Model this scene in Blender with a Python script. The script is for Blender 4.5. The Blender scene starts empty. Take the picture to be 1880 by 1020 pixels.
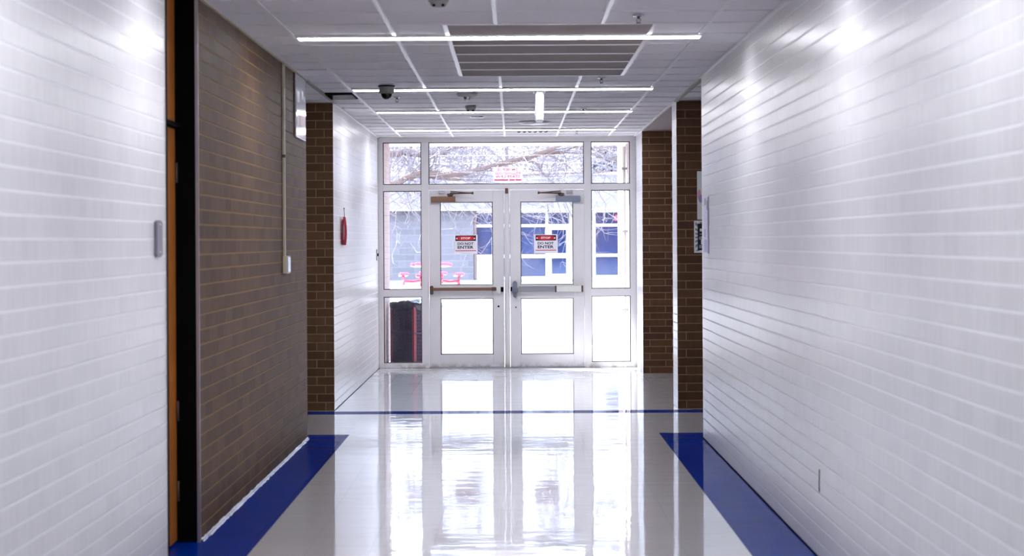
import bpy, bmesh, math, random
from mathutils import Vector, Matrix

R = math.radians
random.seed(7)
scene = bpy.context.scene
COL = scene.collection

# ------------------------------------------------------------------ camera
HC, ZC, DY = 1.5, 2.7315, 24.15          # eye height, ceiling height, distance of the glass entrance
cam_d = bpy.data.cameras.new('camera')
cam = bpy.data.objects.new('camera', cam_d); COL.objects.link(cam)
cam.location = (0, 0, HC)
cam.rotation_euler = (R(90), R(0.33), 0)
cam_d.sensor_width = 36
cam_d.lens = 3740 / 1880 * 36
cam_d.shift_x = -2.6 / 1880
cam_d.shift_y = -68.0 / 1880
cam_d.clip_start = 0.05; cam_d.clip_end = 600
cam_d.dof.use_dof = True
cam_d.dof.focus_distance = 23.5
cam_d.dof.aperture_fstop = 4.5
scene.camera = cam

# ------------------------------------------------------------------ daylight and exposure
SKY, SUN, LED = 6.8, 30.0, 31.0
w = bpy.data.worlds.new('sky'); scene.world = w; w.use_nodes = True
bg = w.node_tree.nodes['Background']
bg.inputs[0].default_value = (0.68, 0.80, 1.0, 1); bg.inputs[1].default_value = SKY
sun_d = bpy.data.lights.new('sun', 'SUN'); sun_d.energy = SUN; sun_d.angle = R(0.6); sun_d.color = (1.0, 0.97, 0.93)
sun = bpy.data.objects.new('sun', sun_d); COL.objects.link(sun)
sun.location = (-20, 60, 40)
sun.rotation_euler = Vector((0.85, -1.0, -0.9)).to_track_quat('-Z', 'Y').to_euler()
scene.view_settings.view_transform = 'Standard'
scene.view_settings.look = 'None'
scene.view_settings.exposure = 0.36
scene.view_settings.gamma = 1.0
scene.view_settings.use_curve_mapping = False

# ------------------------------------------------------------------ materials
def srgb(r, g, b):
    f = lambda c: (c/255/12.92) if c/255 <= 0.04045 else ((c/255+0.055)/1.055)**2.4
    return (f(r), f(g), f(b), 1)

def mat(name, col, rough=0.5, metal=0.0, var=0.06, scale=12.0, bump=0.0, spec=0.5, coat=0.0):
    m = bpy.data.materials.new(name); m.use_nodes = True
    nt = m.node_tree; b = nt.nodes['Principled BSDF']
    b.inputs['Roughness'].default_value = rough; b.inputs['Metallic'].default_value = metal
    b.inputs['Specular IOR Level'].default_value = spec
    b.inputs['Coat Weight'].default_value = coat
    tc = nt.nodes.new('ShaderNodeTexCoord'); no = nt.nodes.new('ShaderNodeTexNoise')
    no.inputs['Scale'].default_value = scale; no.inputs['Detail'].default_value = 3
    nt.links.new(tc.outputs['Object'], no.inputs['Vector'])
    mx = nt.nodes.new('ShaderNodeMix'); mx.data_type = 'RGBA'
    mx.inputs['A'].default_value = tuple(c*(1-var) for c in col[:3]) + (1,)
    mx.inputs['B'].default_value = tuple(min(1, c*(1+var)) for c in col[:3]) + (1,)
    nt.links.new(no.outputs['Fac'], mx.inputs['Factor'])
    nt.links.new(mx.outputs['Result'], b.inputs['Base Color'])
    if bump:
        bp = nt.nodes.new('ShaderNodeBump'); bp.inputs['Strength'].default_value = bump; bp.inputs['Distance'].default_value = 0.01
        nt.links.new(no.outputs['Fac'], bp.inputs['Height']); nt.links.new(bp.outputs['Normal'], b.inputs['Normal'])
    return m

def emit(name, col, s):
    m = bpy.data.materials.new(name); m.use_nodes = True
    nt = m.node_tree; nt.nodes.clear()
    e = nt.nodes.new('ShaderNodeEmission'); o = nt.nodes.new('ShaderNodeOutputMaterial')
    e.inputs[0].default_value = col; e.inputs[1].default_value = s
    nt.links.new(e.outputs[0], o.inputs[0])
    return m

class NT:                                   # tiny helper for writing node maths
    def __init__(s, nt): s.nt = nt
    def m(s, op, a, b=None, c=None):
        n = s.nt.nodes.new('ShaderNodeMath'); n.operation = op
        for i, v in enumerate((a, b, c)):
            if v is None: continue
            if isinstance(v, (int, float)): n.inputs[i].default_value = v
            else: s.nt.links.new(v, n.inputs[i])
        return n.outputs[0]
    def mix(s, f, a, b):
        n = s.nt.nodes.new('ShaderNodeMix'); n.data_type = 'RGBA'
        for k, v in (('Factor', f), ('A', a), ('B', b)):
            if isinstance(v, (int, float, tuple)): n.inputs[k].default_value = v
            else: s.nt.links.new(v, n.inputs[k])
        return n.outputs['Result']
    def link(s, a, b): s.nt.links.new(a, b)
    def maprange(s, v, a, b, c, d, smooth=False):
        n = s.nt.nodes.new('ShaderNodeMapRange')
        if smooth: n.interpolation_type = 'SMOOTHSTEP'
        s.nt.links.new(v, n.inputs['Value'])
        for k, x in zip(('From Min', 'From Max', 'To Min', 'To Max'), (a, b, c, d)): n.inputs[k].default_value = x
        return n.outputs['Result']

def brick_mat(name, c1, c2, cm, rough, off=0.0, depth=0.004, L=0.2540, H=0.07588, mort=0.0048, tilt=0.5, streak=0.35, rvar=0.12, spec=0.5, vjoint=1.0):
    """King size brick in running bond; u runs along the wall, v up it."""
    m = bpy.data.materials.new(name); m.use_nodes = True
    nt = m.node_tree; b = nt.nodes['Principled BSDF']; q = NT(nt)
    b.inputs['Specular IOR Level'].default_value = spec
    g = nt.nodes.new('ShaderNodeNewGeometry'); sp = nt.nodes.new('ShaderNodeSeparateXYZ'); sn = nt.nodes.new('ShaderNodeSeparateXYZ')
    q.link(g.outputs['Position'], sp.inputs[0]); q.link(g.outputs['True Normal'], sn.inputs[0])
    isx = q.m('GREATER_THAN', q.m('ABSOLUTE', sn.outputs[0]), 0.5)
    u = q.m('ADD', q.m('MULTIPLY', sp.outputs[1], isx), q.m('MULTIPLY', sp.outputs[0], q.m('SUBTRACT', 1.0, isx)))
    vr = q.m('DIVIDE', sp.outputs[2], H)
    row = q.m('FLOOR', vr); fv = q.m('FRACT', vr)
    par = q.m('MULTIPLY', q.m('FRACT', q.m('MULTIPLY', row, 0.5)), 2.0)
    uu = q.m('ADD', q.m('DIVIDE', q.m('SUBTRACT', u, off), L), q.m('MULTIPLY', par, 0.30))
    cell = q.m('FLOOR', uu); fu = q.m('FRACT', uu)
    du = q.m('MULTIPLY', q.m('MINIMUM', fu, q.m('SUBTRACT', 1.0, fu)), L)
    dv = q.m('MULTIPLY', q.m('MINIMUM', fv, q.m('SUBTRACT', 1.0, fv)), H)
    d = q.m('MINIMUM', du, dv)
    mh = q.maprange(dv, mort*0.6, mort*1.25, 0, 1, True); mv = q.m('ADD', q.m('MULTIPLY', q.maprange(du, mort*0.6, mort*1.25, 0, 1, True), vjoint), 1-vjoint)
    mask = q.m('MULTIPLY', mh, mv)
    cb = nt.nodes.new('ShaderNodeCombineXYZ'); q.link(cell, cb.inputs[0]); q.link(row, cb.inputs[1])
    wn = nt.nodes.new('ShaderNodeTexWhiteNoise'); wn.noise_dimensions = '2D'; q.link(cb.outputs[0], wn.inputs['Vector'])
    rnd = wn.outputs['Value']
    # vertical scoring of the brick face
    cs = nt.nodes.new('ShaderNodeCombineXYZ'); q.link(q.m('MULTIPLY', u, 30.0), cs.inputs[0]); q.link(q.m('ADD', q.m('MULTIPLY', row, 7.3), q.m('MULTIPLY', sp.outputs[2], 2.0)), cs.inputs[1])
    n1 = nt.nodes.new('ShaderNodeTexNoise'); n1.inputs['Scale'].default_value = 1.0; n1.inputs['Detail'].default_value = 2; q.link(cs.outputs[0], n1.inputs['Vector'])
    n2 = nt.nodes.new('ShaderNodeTexNoise'); n2.inputs['Scale'].default_value = 1.1; q.link(g.outputs['Position'], n2.inputs['Vector'])
    colr = q.mix(rnd, c1, c2)
    dark = q.maprange(n1.outputs['Fac'], 0.3, 0.7, 1-rvar, 1+rvar)
    dk = q.m('MULTIPLY', dark, q.maprange(n2.outputs['Fac'], 0.3, 0.7, 1-rvar*0.4, 1+rvar*0.4))
    vm = nt.nodes.new('ShaderNodeVectorMath'); vm.operation = 'SCALE'; q.link(colr, vm.inputs[0]); q.link(dk, vm.inputs['Scale'])
    fin = q.mix(mask, cm, vm.outputs[0])
    q.link(fin, b.inputs['Base Color'])
    q.link(q.maprange(mask, 0, 1, min(1, rough+0.25), rough), b.inputs['Roughness'])
    t = q.m('MULTIPLY', q.m('MULTIPLY', q.m('SUBTRACT', rnd, 0.5), q.m('SUBTRACT', fu, 0.5)), tilt)
    h = q.m('ADD', q.m('ADD', mask, t), q.m('MULTIPLY', n1.outputs['Fac'], streak))
    bp = nt.nodes.new('ShaderNodeBump'); bp.inputs['Strength'].default_value = 1.0; bp.inputs['Distance'].default_value = depth
    q.link(h, bp.inputs['Height']); q.link(bp.outputs['Normal'], b.inputs['Normal'])
    return m

M = {}
M['white_brick'] = brick_mat('painted white brick', srgb(217, 216, 217), srgb(212, 211, 213), srgb(236, 236, 238), 0.30, depth=0.0008, rvar=0.045, tilt=1.6, streak=0.8, spec=0.36, vjoint=0.35)  # paler mortar: light caught on the joint ledges, put into the colour
M['brown_brick'] = brick_mat('brown brick', srgb(78, 56, 40), srgb(98, 72, 50), srgb(140, 114, 84), 0.55, depth=0.002, rvar=0.14, tilt=0.5, streak=0.4, spec=0.10)
M['brown_face_left'] = brick_mat('brown brick corner left', srgb(92, 66, 46), srgb(108, 80, 56), srgb(150, 126, 94), 0.6, spec=0.2, off=-1.60-0.077, rvar=0.08)
M['brown_face_right'] = brick_mat('brown brick corner right', srgb(82, 56, 40), srgb(96, 68, 48), srgb(138, 112, 86), 0.6, spec=0.2, off=1.455+0.077, rvar=0.08)
M['porch_brick'] = brick_mat('pinkish painted porch brick', srgb(148, 134, 132), srgb(158, 143, 141), srgb(166, 154, 152), 0.7)
M['far_brick'] = brick_mat('violet brick', srgb(101, 99, 103), srgb(113, 110, 115), srgb(120, 117, 122), 0.8, L=0.9, H=0.25, mort=0.02, rvar=0.06)
M['frame'] = None
def frame_mat():
    m = mat('painted entrance frame', srgb(222, 220, 222), 0.38, var=0.04, scale=6)
    nt = m.node_tree; q = NT(nt); b = nt.nodes['Principled BSDF']
    base = b.inputs['Base Color'].links[0].from_socket
    g = nt.nodes.new('ShaderNodeNewGeometry'); sp = nt.nodes.new('ShaderNodeSeparateXYZ'); q.link(g.outputs['Position'], sp.inputs[0])
    n = nt.nodes.new('ShaderNodeTexNoise'); n.inputs['Scale'].default_value = 14; n.inputs['Detail'].default_value = 6; q.link(g.outputs['Position'], n.inputs['Vector'])
    low = q.maprange(sp.outputs[2], 0.0, 0.07, 0.9, 0.0)
    f = q.m('MULTIPLY', q.m('MULTIPLY', low, 0.7), q.maprange(n.outputs['Fac'], 0.42, 0.62, 0.0, 1.0))
    q.link(q.mix(f, base, srgb(112, 88, 62)), b.inputs['Base Color'])
    return m
M['frame'] = frame_mat()
M['gasket'] = mat('black gasket', srgb(40, 38, 44), 0.6)
M['tile'] = mat('ceiling tile', srgb(243, 241, 245), 0.9, var=0.03, scale=60, bump=0.1, spec=0.2)
M['rail'] = mat('white metal ceiling rail', srgb(238, 238, 240), 0.35, var=0.01)
M['gap_shade'] = mat('grey gap shadow', srgb(120, 116, 122), 0.9, spec=0.05)  # shadow in the tile gaps, painted as a grey
M['dark_panel'] = mat('grey brown lens panel', srgb(168, 160, 158), 0.95, var=0.08, scale=3, spec=0.05)
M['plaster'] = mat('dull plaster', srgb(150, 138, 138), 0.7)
M['white_plastic'] = mat('white plastic', srgb(225, 225, 222), 0.4)
M['grey_plastic'] = mat('grey plastic', srgb(150, 150, 146), 0.45)
M['plate_grey'] = mat('dull grey violet metal', srgb(128, 122, 136), 0.4)
M['black'] = mat('black paint', srgb(8, 8, 9), 0.9, spec=0.05)
M['black_gloss'] = mat('black gloss', srgb(6, 6, 12), 0.12)
M['chrome'] = mat('polished metal', srgb(200, 202, 208), 0.18, metal=1)
M['alu'] = mat('brushed aluminium', srgb(168, 168, 176), 0.35, metal=0.8)
M['steel_blue'] = mat('blue grey steel', srgb(125, 132, 150), 0.4, metal=0.4)
M['bronze'] = mat('brown anodised metal', srgb(124, 92, 72), 0.45, metal=0.2)
M['rust'] = mat('worn brown steel', srgb(92, 72, 62), 0.55, metal=0.3)
M['wood'] = mat('orange varnished wood', srgb(176, 104, 40), 0.35, var=0.25, scale=5)
M['cream'] = mat('cream painted metal', srgb(196, 188, 166), 0.4)
M['paper'] = mat('white paper', srgb(238, 238, 240), 0.5, var=0.02)
M['gloss_paper'] = mat('laminated white sheet', srgb(214, 214, 226), 0.12, var=0.03)
M['ink_black'] = mat('black ink', srgb(22, 18, 34), 0.5)
M['ink_red'] = mat('red ink', srgb(206, 16, 44), 0.5)
M['ink_blue'] = mat('blue ink', srgb(110, 120, 190), 0.3)
M['ink_grey'] = mat('grey ink', srgb(140, 150, 160), 0.5)
M['ink_pink'] = mat('pink ink', srgb(220, 170, 190), 0.4)
M['ink_violet'] = mat('violet ink', srgb(170, 150, 210), 0.4)
M['lilac_paper'] = mat('lilac paper', srgb(206, 200, 232), 0.35, var=0.10, scale=20)
M['red_felt'] = mat('red felt', srgb(196, 14, 60), 0.8, var=0.15, scale=8)
M['red_paint'] = mat('red plastic coating', srgb(236, 62, 92), 0.3, coat=0.6)
M['bin_red'] = mat('dark red bin metal', srgb(128, 34, 56), 0.5)
M['bin_mesh'] = mat('dark plum bin mesh', srgb(62, 34, 76), 0.6)
M['bin_bag'] = mat('black bin bag', srgb(20, 26, 48), 0.3, bump=0.6, scale=18)
M['bin_inner'] = mat('dark navy liner', srgb(28, 26, 58), 0.6)
M['concrete'] = mat('pale concrete', srgb(138, 136, 138), 0.85, var=0.06, scale=0.7)
M['joint'] = mat('concrete joint', srgb(52, 50, 56), 0.9)
M['render'] = mat('white render', srgb(226, 216, 208), 0.8)
M['ext_white'] = mat('white window frame', srgb(236, 236, 236), 0.5)
M['fascia'] = mat('pale fascia', srgb(132, 129, 136), 0.7)
M['far_panel'] = mat('white wall panel', srgb(232, 232, 236), 0.6)
M['far_glass'] = mat('dark blue window glass', srgb(12, 42, 88), 0.06, var=0.5, scale=0.8, spec=0.9)  # blue lens haze over the dark panes is put into the colour
M['bark'] = mat('brown bark', srgb(112, 94, 88), 0.9, var=0.25, scale=20, bump=0.8)
M['twig'] = mat('pale grey twigs', srgb(120, 114, 120), 0.8, var=0.2, scale=4)
M['conifer'] = mat('dark evergreen needles', srgb(4, 20, 52), 0.8, var=0.4, scale=3)
M['led'] = emit('cool white lamp lens', (0.93, 0.935, 1.0, 1), LED)

def glass_mat():
    m = bpy.data.materials.new('window glass'); m.use_nodes = True
    nt = m.node_tree; nt.nodes.clear(); q = NT(nt)
    o = nt.nodes.new('ShaderNodeOutputMaterial'); t = nt.nodes.new('ShaderNodeBsdfTransparent'); g = nt.nodes.new('ShaderNodeBsdfGlossy')
    d = nt.nodes.new('ShaderNodeBsdfTranslucent'); f = nt.nodes.new('ShaderNodeLayerWeight'); f.inputs['Blend'].default_value = 0.5; n = nt.nodes.new('ShaderNodeTexNoise')
    m1 = nt.nodes.new('ShaderNodeMixShader'); m2 = nt.nodes.new('ShaderNodeMixShader')
    t.inputs[0].default_value = (0.93, 0.95, 1, 1); g.inputs['Roughness'].default_value = 0.02
    d.inputs[0].default_value = (0.85, 0.88, 1, 1); n.inputs['Scale'].default_value = 3
    q.link(q.maprange(n.outputs['Fac'], 0.3, 0.7, 0.01, 0.035), m1.inputs[0]); q.link(t.outputs[0], m1.inputs[1]); q.link(d.outputs[0], m1.inputs[2])
    q.link(q.m('ADD', q.m('MULTIPLY', q.m('POWER', f.outputs['Facing'], 5.0), 0.9), 0.03), m2.inputs[0]); q.link(m1.outputs[0], m2.inputs[1]); q.link(g.outputs[0], m2.inputs[2])
    q.link(m2.outputs[0], o.inputs[0])
    return m
M['glass'] = glass_mat()

def film_mat():
    m = bpy.data.materials.new('clear sticker film'); m.use_nodes = True
    nt = m.node_tree; nt.nodes.clear(); q = NT(nt)
    o = nt.nodes.new('ShaderNodeOutputMaterial'); t = nt.nodes.new('ShaderNodeBsdfTransparent'); d = nt.nodes.new('ShaderNodeBsdfTranslucent'); x = nt.nodes.new('ShaderNodeMixShader')
    n = nt.nodes.new('ShaderNodeTexNoise'); n.inputs['Scale'].default_value = 9
    d.inputs[0].default_value = srgb(226, 220, 228)
    q.link(q.maprange(n.outputs['Fac'], 0.3, 0.7, 0.35, 0.5), x.inputs[0]); q.link(t.outputs[0], x.inputs[1]); q.link(d.outputs[0], x.inputs[2]); q.link(x.outputs[0], o.inputs[0])
    return m
M['film'] = film_mat()
def faded_ink():
    m = mat('faded pink lettering', srgb(196, 84, 112), 0.7)
    b = m.node_tree.nodes['Principled BSDF']; nt = m.node_tree
    t = nt.nodes.new('ShaderNodeBsdfTranslucent'); t.inputs[0].default_value = srgb(200, 90, 118); x = nt.nodes.new('ShaderNodeMixShader'); x.inputs[0].default_value = 0.7
    nt.links.new(b.outputs[0], x.inputs[1]); nt.links.new(t.outputs[0], x.inputs[2]); nt.links.new(x.outputs[0], nt.nodes['Material Output'].inputs[0])
    return m
M['faded_ink'] = faded_ink()
def sticker_paper():
    m = mat('backlit white sticker', srgb(240, 240, 244), 0.5, var=0.01); nt = m.node_tree
    t = nt.nodes.new('ShaderNodeBsdfTranslucent'); t.inputs[0].default_value = srgb(236, 236, 244); x = nt.nodes.new('ShaderNodeMixShader'); x.inputs[0].default_value = 0.22
    nt.links.new(nt.nodes['Principled BSDF'].outputs[0], x.inputs[1]); nt.links.new(t.outputs[0], x.inputs[2]); nt.links.new(x.outputs[0], nt.nodes['Material Output'].inputs[0])
    return m
M['sticker'] = sticker_paper()

def floor_mat(name, col, var):
    """waxed vinyl tile: 12 inch joints, marbling, slightly wavy gloss"""
    m = bpy.data.materials.new(name); m.use_nodes = True
    nt = m.node_tree; b = nt.nodes['Principled BSDF']; q = NT(nt)
    g = nt.nodes.new('ShaderNodeNewGeometry'); sp = nt.nodes.new('ShaderNodeSeparateXYZ'); q.link(g.outputs['Position'], sp.inputs[0])
    T = 0.3048
    a = q.m('DIVIDE', q.m('SUBTRACT', sp.outputs[0], 1.43), T); c = q.m('DIVIDE', q.m('SUBTRACT', sp.outputs[1], 15.865), T)
    fa, fc = q.m('FRACT', a), q.m('FRACT', c)
    e = q.m('MINIMUM', q.m('MINIMUM', fa, q.m('SUBTRACT', 1.0, fa)), q.m('MINIMUM', fc, q.m('SUBTRACT', 1.0, fc)))
    jm = q.maprange(e, 0.002, 0.006, 0, 1)
    cb = nt.nodes.new('ShaderNodeCombineXYZ'); q.link(q.m('FLOOR', a), cb.inputs[0]); q.link(q.m('FLOOR', c), cb.inputs[1])
    wn = nt.nodes.new('ShaderNodeTexWhiteNoise'); wn.noise_dimensions = '2D'; q.link(cb.outputs[0], wn.inputs['Vector'])
    n = nt.nodes.new('ShaderNodeTexNoise'); n.inputs['Scale'].default_value = 9; n.inputs['Detail'].default_value = 5; q.link(g.outputs['Position'], n.inputs['Vector'])
    k = q.m('ADD', q.m('MULTIPLY', wn.outputs['Value'], 0.5), q.m('MULTIPLY', n.outputs['Fac'], 0.5))
    c1 = tuple(x*(1-var) for x in col[:3]) + (1,); c2 = tuple(min(1, x*(1+var)) for x in col[:3]) + (1,)
    cc = q.mix(k, c1, c2)
    q.link(q.mix(jm, tuple(x*0.72 for x in col[:3]) + (1,), cc), b.inputs['Base Color'])
    # wax: long shallow waves
    mp = nt.nodes.new('ShaderNodeMapping'); mp.inputs['Scale'].default_value = (1.1, 2.4, 1); q.link(g.outputs['Position'], mp.inputs[0])
    n2 = nt.nodes.new('ShaderNodeTexNoise'); n2.inputs['Scale'].default_value = 2.2; n2.inputs['Detail'].default_value = 2; q.link(mp.outputs[0], n2.inputs['Vector'])
    bp = nt.nodes.new('ShaderNodeBump'); bp.inputs['Strength'].default_value = 1; bp.inputs['Distance'].default_value = 0.0016
    q.link(n2.outputs['Fac'], bp.inputs['Height']); q.link(bp.outputs['Normal'], b.inputs['Normal'])
    n3 = nt.nodes.new('ShaderNodeTexNoise'); n3.inputs['Scale'].default_value = 3.0; n3.inputs['Detail'].default_value = 4; q.link(g.outputs['Position'], n3.inputs['Vector'])
    q.link(q.maprange(n3.outputs['Fac'], 0.3, 0.7, 0.02, 0.06), b.inputs['Coat Roughness']); b.inputs['Roughness'].default_value = 0.32; (None)
    b.inputs['IOR'].default_value = 1.45; b.inputs['Coat Weight'].default_value = 1.0; b.inputs['Coat IOR'].default_value = 1.5; q.link(bp.outputs['Normal'], b.inputs['Coat Normal'])
    return m
M['floor_white'] = floor_mat('white vinyl floor tile', srgb(207, 208, 213), 0.05)
M['floor_blue'] = floor_mat('deep blue vinyl floor tile', srgb(0, 40, 128), 0.10)
for k_, v_ in (('Specular IOR Level', 0.0), ('Coat Weight', 0.32)): M['floor_blue'].node_tree.nodes['Principled BSDF'].inputs[k_].default_value = v_
M['wax'] = mat('thick floor wax', srgb(40, 60, 120), 0.16, bump=0.8, scale=40, coat=0.3)  # blue reflection along the floor edge is put into the wax colour

# ------------------------------------------------------------------ mesh helpers
class MB:
    def __init__(s): s.bm = bmesh.new(); s.mats = []
    def _mi(s, m):
        if m is None: return 0
        if m not in s.mats: s.mats.append(m)
        return s.mats.index(m)
    def _tag(s, fs, m, smooth=False):
        i = s._mi(m)
        for f in fs: f.material_index = i; f.smooth = smooth
    def box(s, x0, x1, y0, y1, z0, z1, m=None, bev=0.0, rot=None, seg=1):
        r = bmesh.ops.create_cube(s.bm, size=1.0)
        vs = r['verts']
        c = Vector(((x0+x1)/2, (y0+y1)/2, (z0+z1)/2))
        for v in vs: v.co = Vector((v.co.x*abs(x1-x0), v.co.y*abs(y1-y0), v.co.z*abs(z1-z0)))
        fs = set(f for v in vs for f in v.link_faces)
        if bev > 0:
            es = set(e for v in vs for e in v.link_edges)
            rr = bmesh.ops.bevel(s.bm, geom=list(es), offset=bev, segments=seg, affect='EDGES')
            vs = set(v for f in rr['faces'] for v in f.verts) | set(v for v in vs if v.is_valid)
            fs = set(f for v in vs for f in v.link_faces)
        for v in vs:
            if rot is not None: v.co = rot @ v.co
            v.co += c
        s._tag(fs, m)
        return s
    def tube(s, pts, rads, n=8, m=None, cap=True, smooth=True):
        if isinstance(rads, (int, float)): rads = [rads]*len(pts)
        pts = [Vector(p) for p in pts]; rings = []
        for i, p in enumerate(pts):
            d = (pts[min(i+1, len(pts)-1)] - pts[max(i-1, 0)])
            if d.length < 1e-9: d = Vector((0, 0, 1))
            d.normalize()
            a = Vector((0, 0, 1)) if abs(d.z) < 0.9 else Vector((1, 0, 0))
            u = d.cross(a).normalized(); v = d.cross(u)
            rings.append([s.bm.verts.new(p + (u*math.cos(2*math.pi*k/n) + v*math.sin(2*math.pi*k/n))*rads[i]) for k in range(n)])
        fs = []
        for i in range(len(rings)-1):
            for k in range(n):
                fs.append(s.bm.faces.new((rings[i][k], rings[i][(k+1) % n], rings[i+1][(k+1) % n], rings[i+1][k])))
        s._tag(fs, m, smooth)
        if cap and n > 2:
            s._tag([s.bm.faces.new(list(reversed(rings[0]))), s.bm.faces.new(rings[-1])], m)
        return s
    def lathe(s, c, prof, n=28, m=None, smooth=True):
        """prof: list of (radius, z offset); axis Z through c"""
        c = Vector(c); rings = []
        for r, z in prof:
            if r < 1e-6: rings.append([s.bm.verts.new(c + Vector((0, 0, z)))])
            else: rings.append([s.bm.verts.new(c + Vector((r*math.cos(2*math.pi*k/n), r*math.sin(2*math.pi*k/n), z))) for k in range(n)])
        fs = []
        for a, b in zip(rings, rings[1:]):
            if len(a) == 1 and len(b) == 1: continue
            for k in range(n):
                k2 = (k+1) % n
                if len(a) == 1: fs.append(s.bm.faces.new((a[0], b[k2], b[k])))
                elif len(b) == 1: fs.append(s.bm.faces.new((a[k], a[k2], b[0])))
                else: fs.append(s.bm.faces.new((a[k], a[k2], b[k2], b[k])))
        s._tag(fs, m, smooth)
        return s
    def poly(s, pts, thick, m=None):
        """flat outline pts (3D, planar) pushed along its normal by thick"""
        vs = [s.bm.verts.new(Vector(p)) for p in pts]
        f = s.bm.faces.new(vs); f.normal_update()
        nrm = f.normal.copy(); fs = [f]
        if thick:
            r = bmesh.ops.extrude_face_region(s.bm, geom=[f])
            nv = [e for e in r['geom'] if isinstance(e, bmesh.types.BMVert)]
            for v in nv: v.co += nrm*thick
            fs = set(g for v in nv + vs for g in v.link_faces)
        s._tag(fs, m)
        return s
    def build(s, name, mt=None, parent=None, base=None, smooth_angle=None):
        bmesh.ops.recalc_face_normals(s.bm, faces=s.bm.faces[:])
        off = Vector(BASE[parent.name]) if parent is not None else Vector(base or (0, 0, 0))
        for v in s.bm.verts: v.co -= off
        me = bpy.data.meshes.new(name); s.bm.to_mesh(me); s.bm.free()
        for m_ in (s.mats or []): me.materials.append(M[m_])
        if not s.mats: me.materials.append(M[mt])
        o = bpy.data.objects.new(name, me); COL.objects.link(o)
        if parent is not None: o.parent = parent
        else: o.location = off
        BASE[o.name] = tuple(off)
        return o
BASE = {}

def tag(o, label=None, cat=None, group=None, kind=None):
    if label: o['label'] = label
    if cat: o['category'] = cat
    if group: o['group'] = group
    if kind: o['kind'] = kind
    return o
def thing(name, loc, label, cat, group=None, kind=None):
    o = bpy.data.objects.new(name, None); COL.objects.link(o); o.location = loc; o.empty_display_size = 0.1
    BASE[o.name] = tuple(loc)
    return tag(o, label, cat, group, kind)
def children(o): return list(o.children)
def copy_tree(o, loc, label=None, group=None):
    r = o.copy(); COL.objects.link(r); r.location = loc; BASE[r.name] = tuple(loc)
    if label: r['label'] = label
    if group: r['group'] = group
    for ch in children(o):
        c = ch.copy(); COL.objects.link(c); c.parent = r
        for g in children(ch):
            d = g.copy(); COL.objects.link(d); d.parent = c
    return r
def struct(mb, name, mt=None, label=None, parent=None):
    o = mb.build(name, mt, parent)
    if parent is None: o['kind'] = 'structure'
    if label: o['label'] = label
    return o

def text_mb(mb, txt, x0, x1, z0, z1, y, m, mirror=False, bold=0.0):
    """lettering on a plane facing -Y, fitted to the box"""
    cu = bpy.data.curves.new('lettering', 'FONT'); cu.body = txt; cu.size = 1; cu.offset = bold; cu.resolution_u = 3
    ob = bpy.data.objects.new('lettering', cu); COL.objects.link(ob)
    dg = bpy.context.evaluated_depsgraph_get()
    me = bpy.data.meshes.new_from_object(ob.evaluated_get(dg))
    bpy.data.objects.remove(ob); bpy.data.curves.remove(cu)
    xs = [v.co.x for v in me.vertices]; ys = [v.co.y for v in me.vertices]
    ax, bx, ay, by = min(xs), max(xs), min(ys), max(ys)
    vs = []
    for v in me.vertices:
        t = (v.co.x-ax)/(bx-ax); t = 1-t if mirror else t
        vs.append(mb.bm.verts.new((x0+(x1-x0)*t, y, z0+(z1-z0)*(v.co.y-ay)/(by-ay))))
    i = mb._mi(m)
    for p in me.polygons:
        try:
            f = mb.bm.faces.new([vs[k] for k in p.vertices]); f.material_index = i
        except ValueError: pass
    bpy.data.meshes.remove(me)

# ------------------------------------------------------------------ room shell
XL, XR = -1.58, 1.43                 # front hall walls
XL2, XR2 = -1.60, 1.455              # walls beside the entrance
YR = 10.22                           # far jamb of the classroom doorway
YN = 9.27                            # near jamb

def wall(name, x0, x1, y0, y1, mx, my, label, z1=ZC+0.25):
    """box wall: faces with an X normal take mx, faces with a Y normal take my"""
    mb = MB(); mb.box(x0, x1, y0, y1, 0, z1, mx)
    i = mb._mi(my)
    for f in mb.bm.faces:
        f.normal_update()
        if abs(f.normal.y) > 0.5: f.material_index = i
    return struct(mb, name, label=label)

wall('wall_left', XL-0.30, XL, -8, YN, 'white_brick', 'white_brick', 'white painted brick wall on the left, nearest the camera')
wall('wall_left', XL-0.30, XL, YR, 15.56, 'brown_brick', 'brown_face_left', 'bare brown brick wall between the doorway and the side corridor')
wall('wall_left', XL2-0.30, XL2, 18.12, DY+0.06, 'white_brick', 'brown_face_left', 'white painted brick wall left of the glass entrance, brown at its end')
wall('wall_left', -7.0, XL2-0.30, 18.12, 18.40, 'brown_brick', 'brown_face_left', 'brown brick far side of the left side corridor')
wall('wall_left', -7.0, XL-0.30, 15.28, 15.56, 'brown_brick', 'brown_brick', 'near side of the left side corridor')
wall('wall_left', -7.3, -7.0, 15.28, 18.40, 'brown_brick', 'brown_brick', 'end of the left side corridor')
wall('wall_right', XR, XR+0.30, -8, 15.44, 'white_brick', 'white_brick', 'long white painted brick wall on the right')
wall('wall_right', XR2, 7.0, 18.12, 18.62, 'white_brick', 'brown_face_right', 'brown brick pier end beyond the right side corridor')
wall('wall_right', XR2, 3.2, 22.95, DY+0.06, 'white_brick', 'brown_face_right', 'brown brick pier beside the glass entrance on the right')
wall('wall_right', 3.2, 3.4, 18.62, 22.95, 'brown_brick', 'brown_brick', 'back of the alcove on the right')
wall('wall_right', XR+0.30, 7.0, 15.16, 15.44, 'brown_brick', 'brown_brick', 'near side of the right side corridor')
wall('wall_right', 7.0, 7.3, 15.16, 18.62, 'brown_brick', 'brown_brick', 'end of the right side corridor')
wall('wall_back', XL-0.3, XR+0.3, -8.3, -8, 'white_brick', 'white_brick', 'wall behind the camera')

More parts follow.
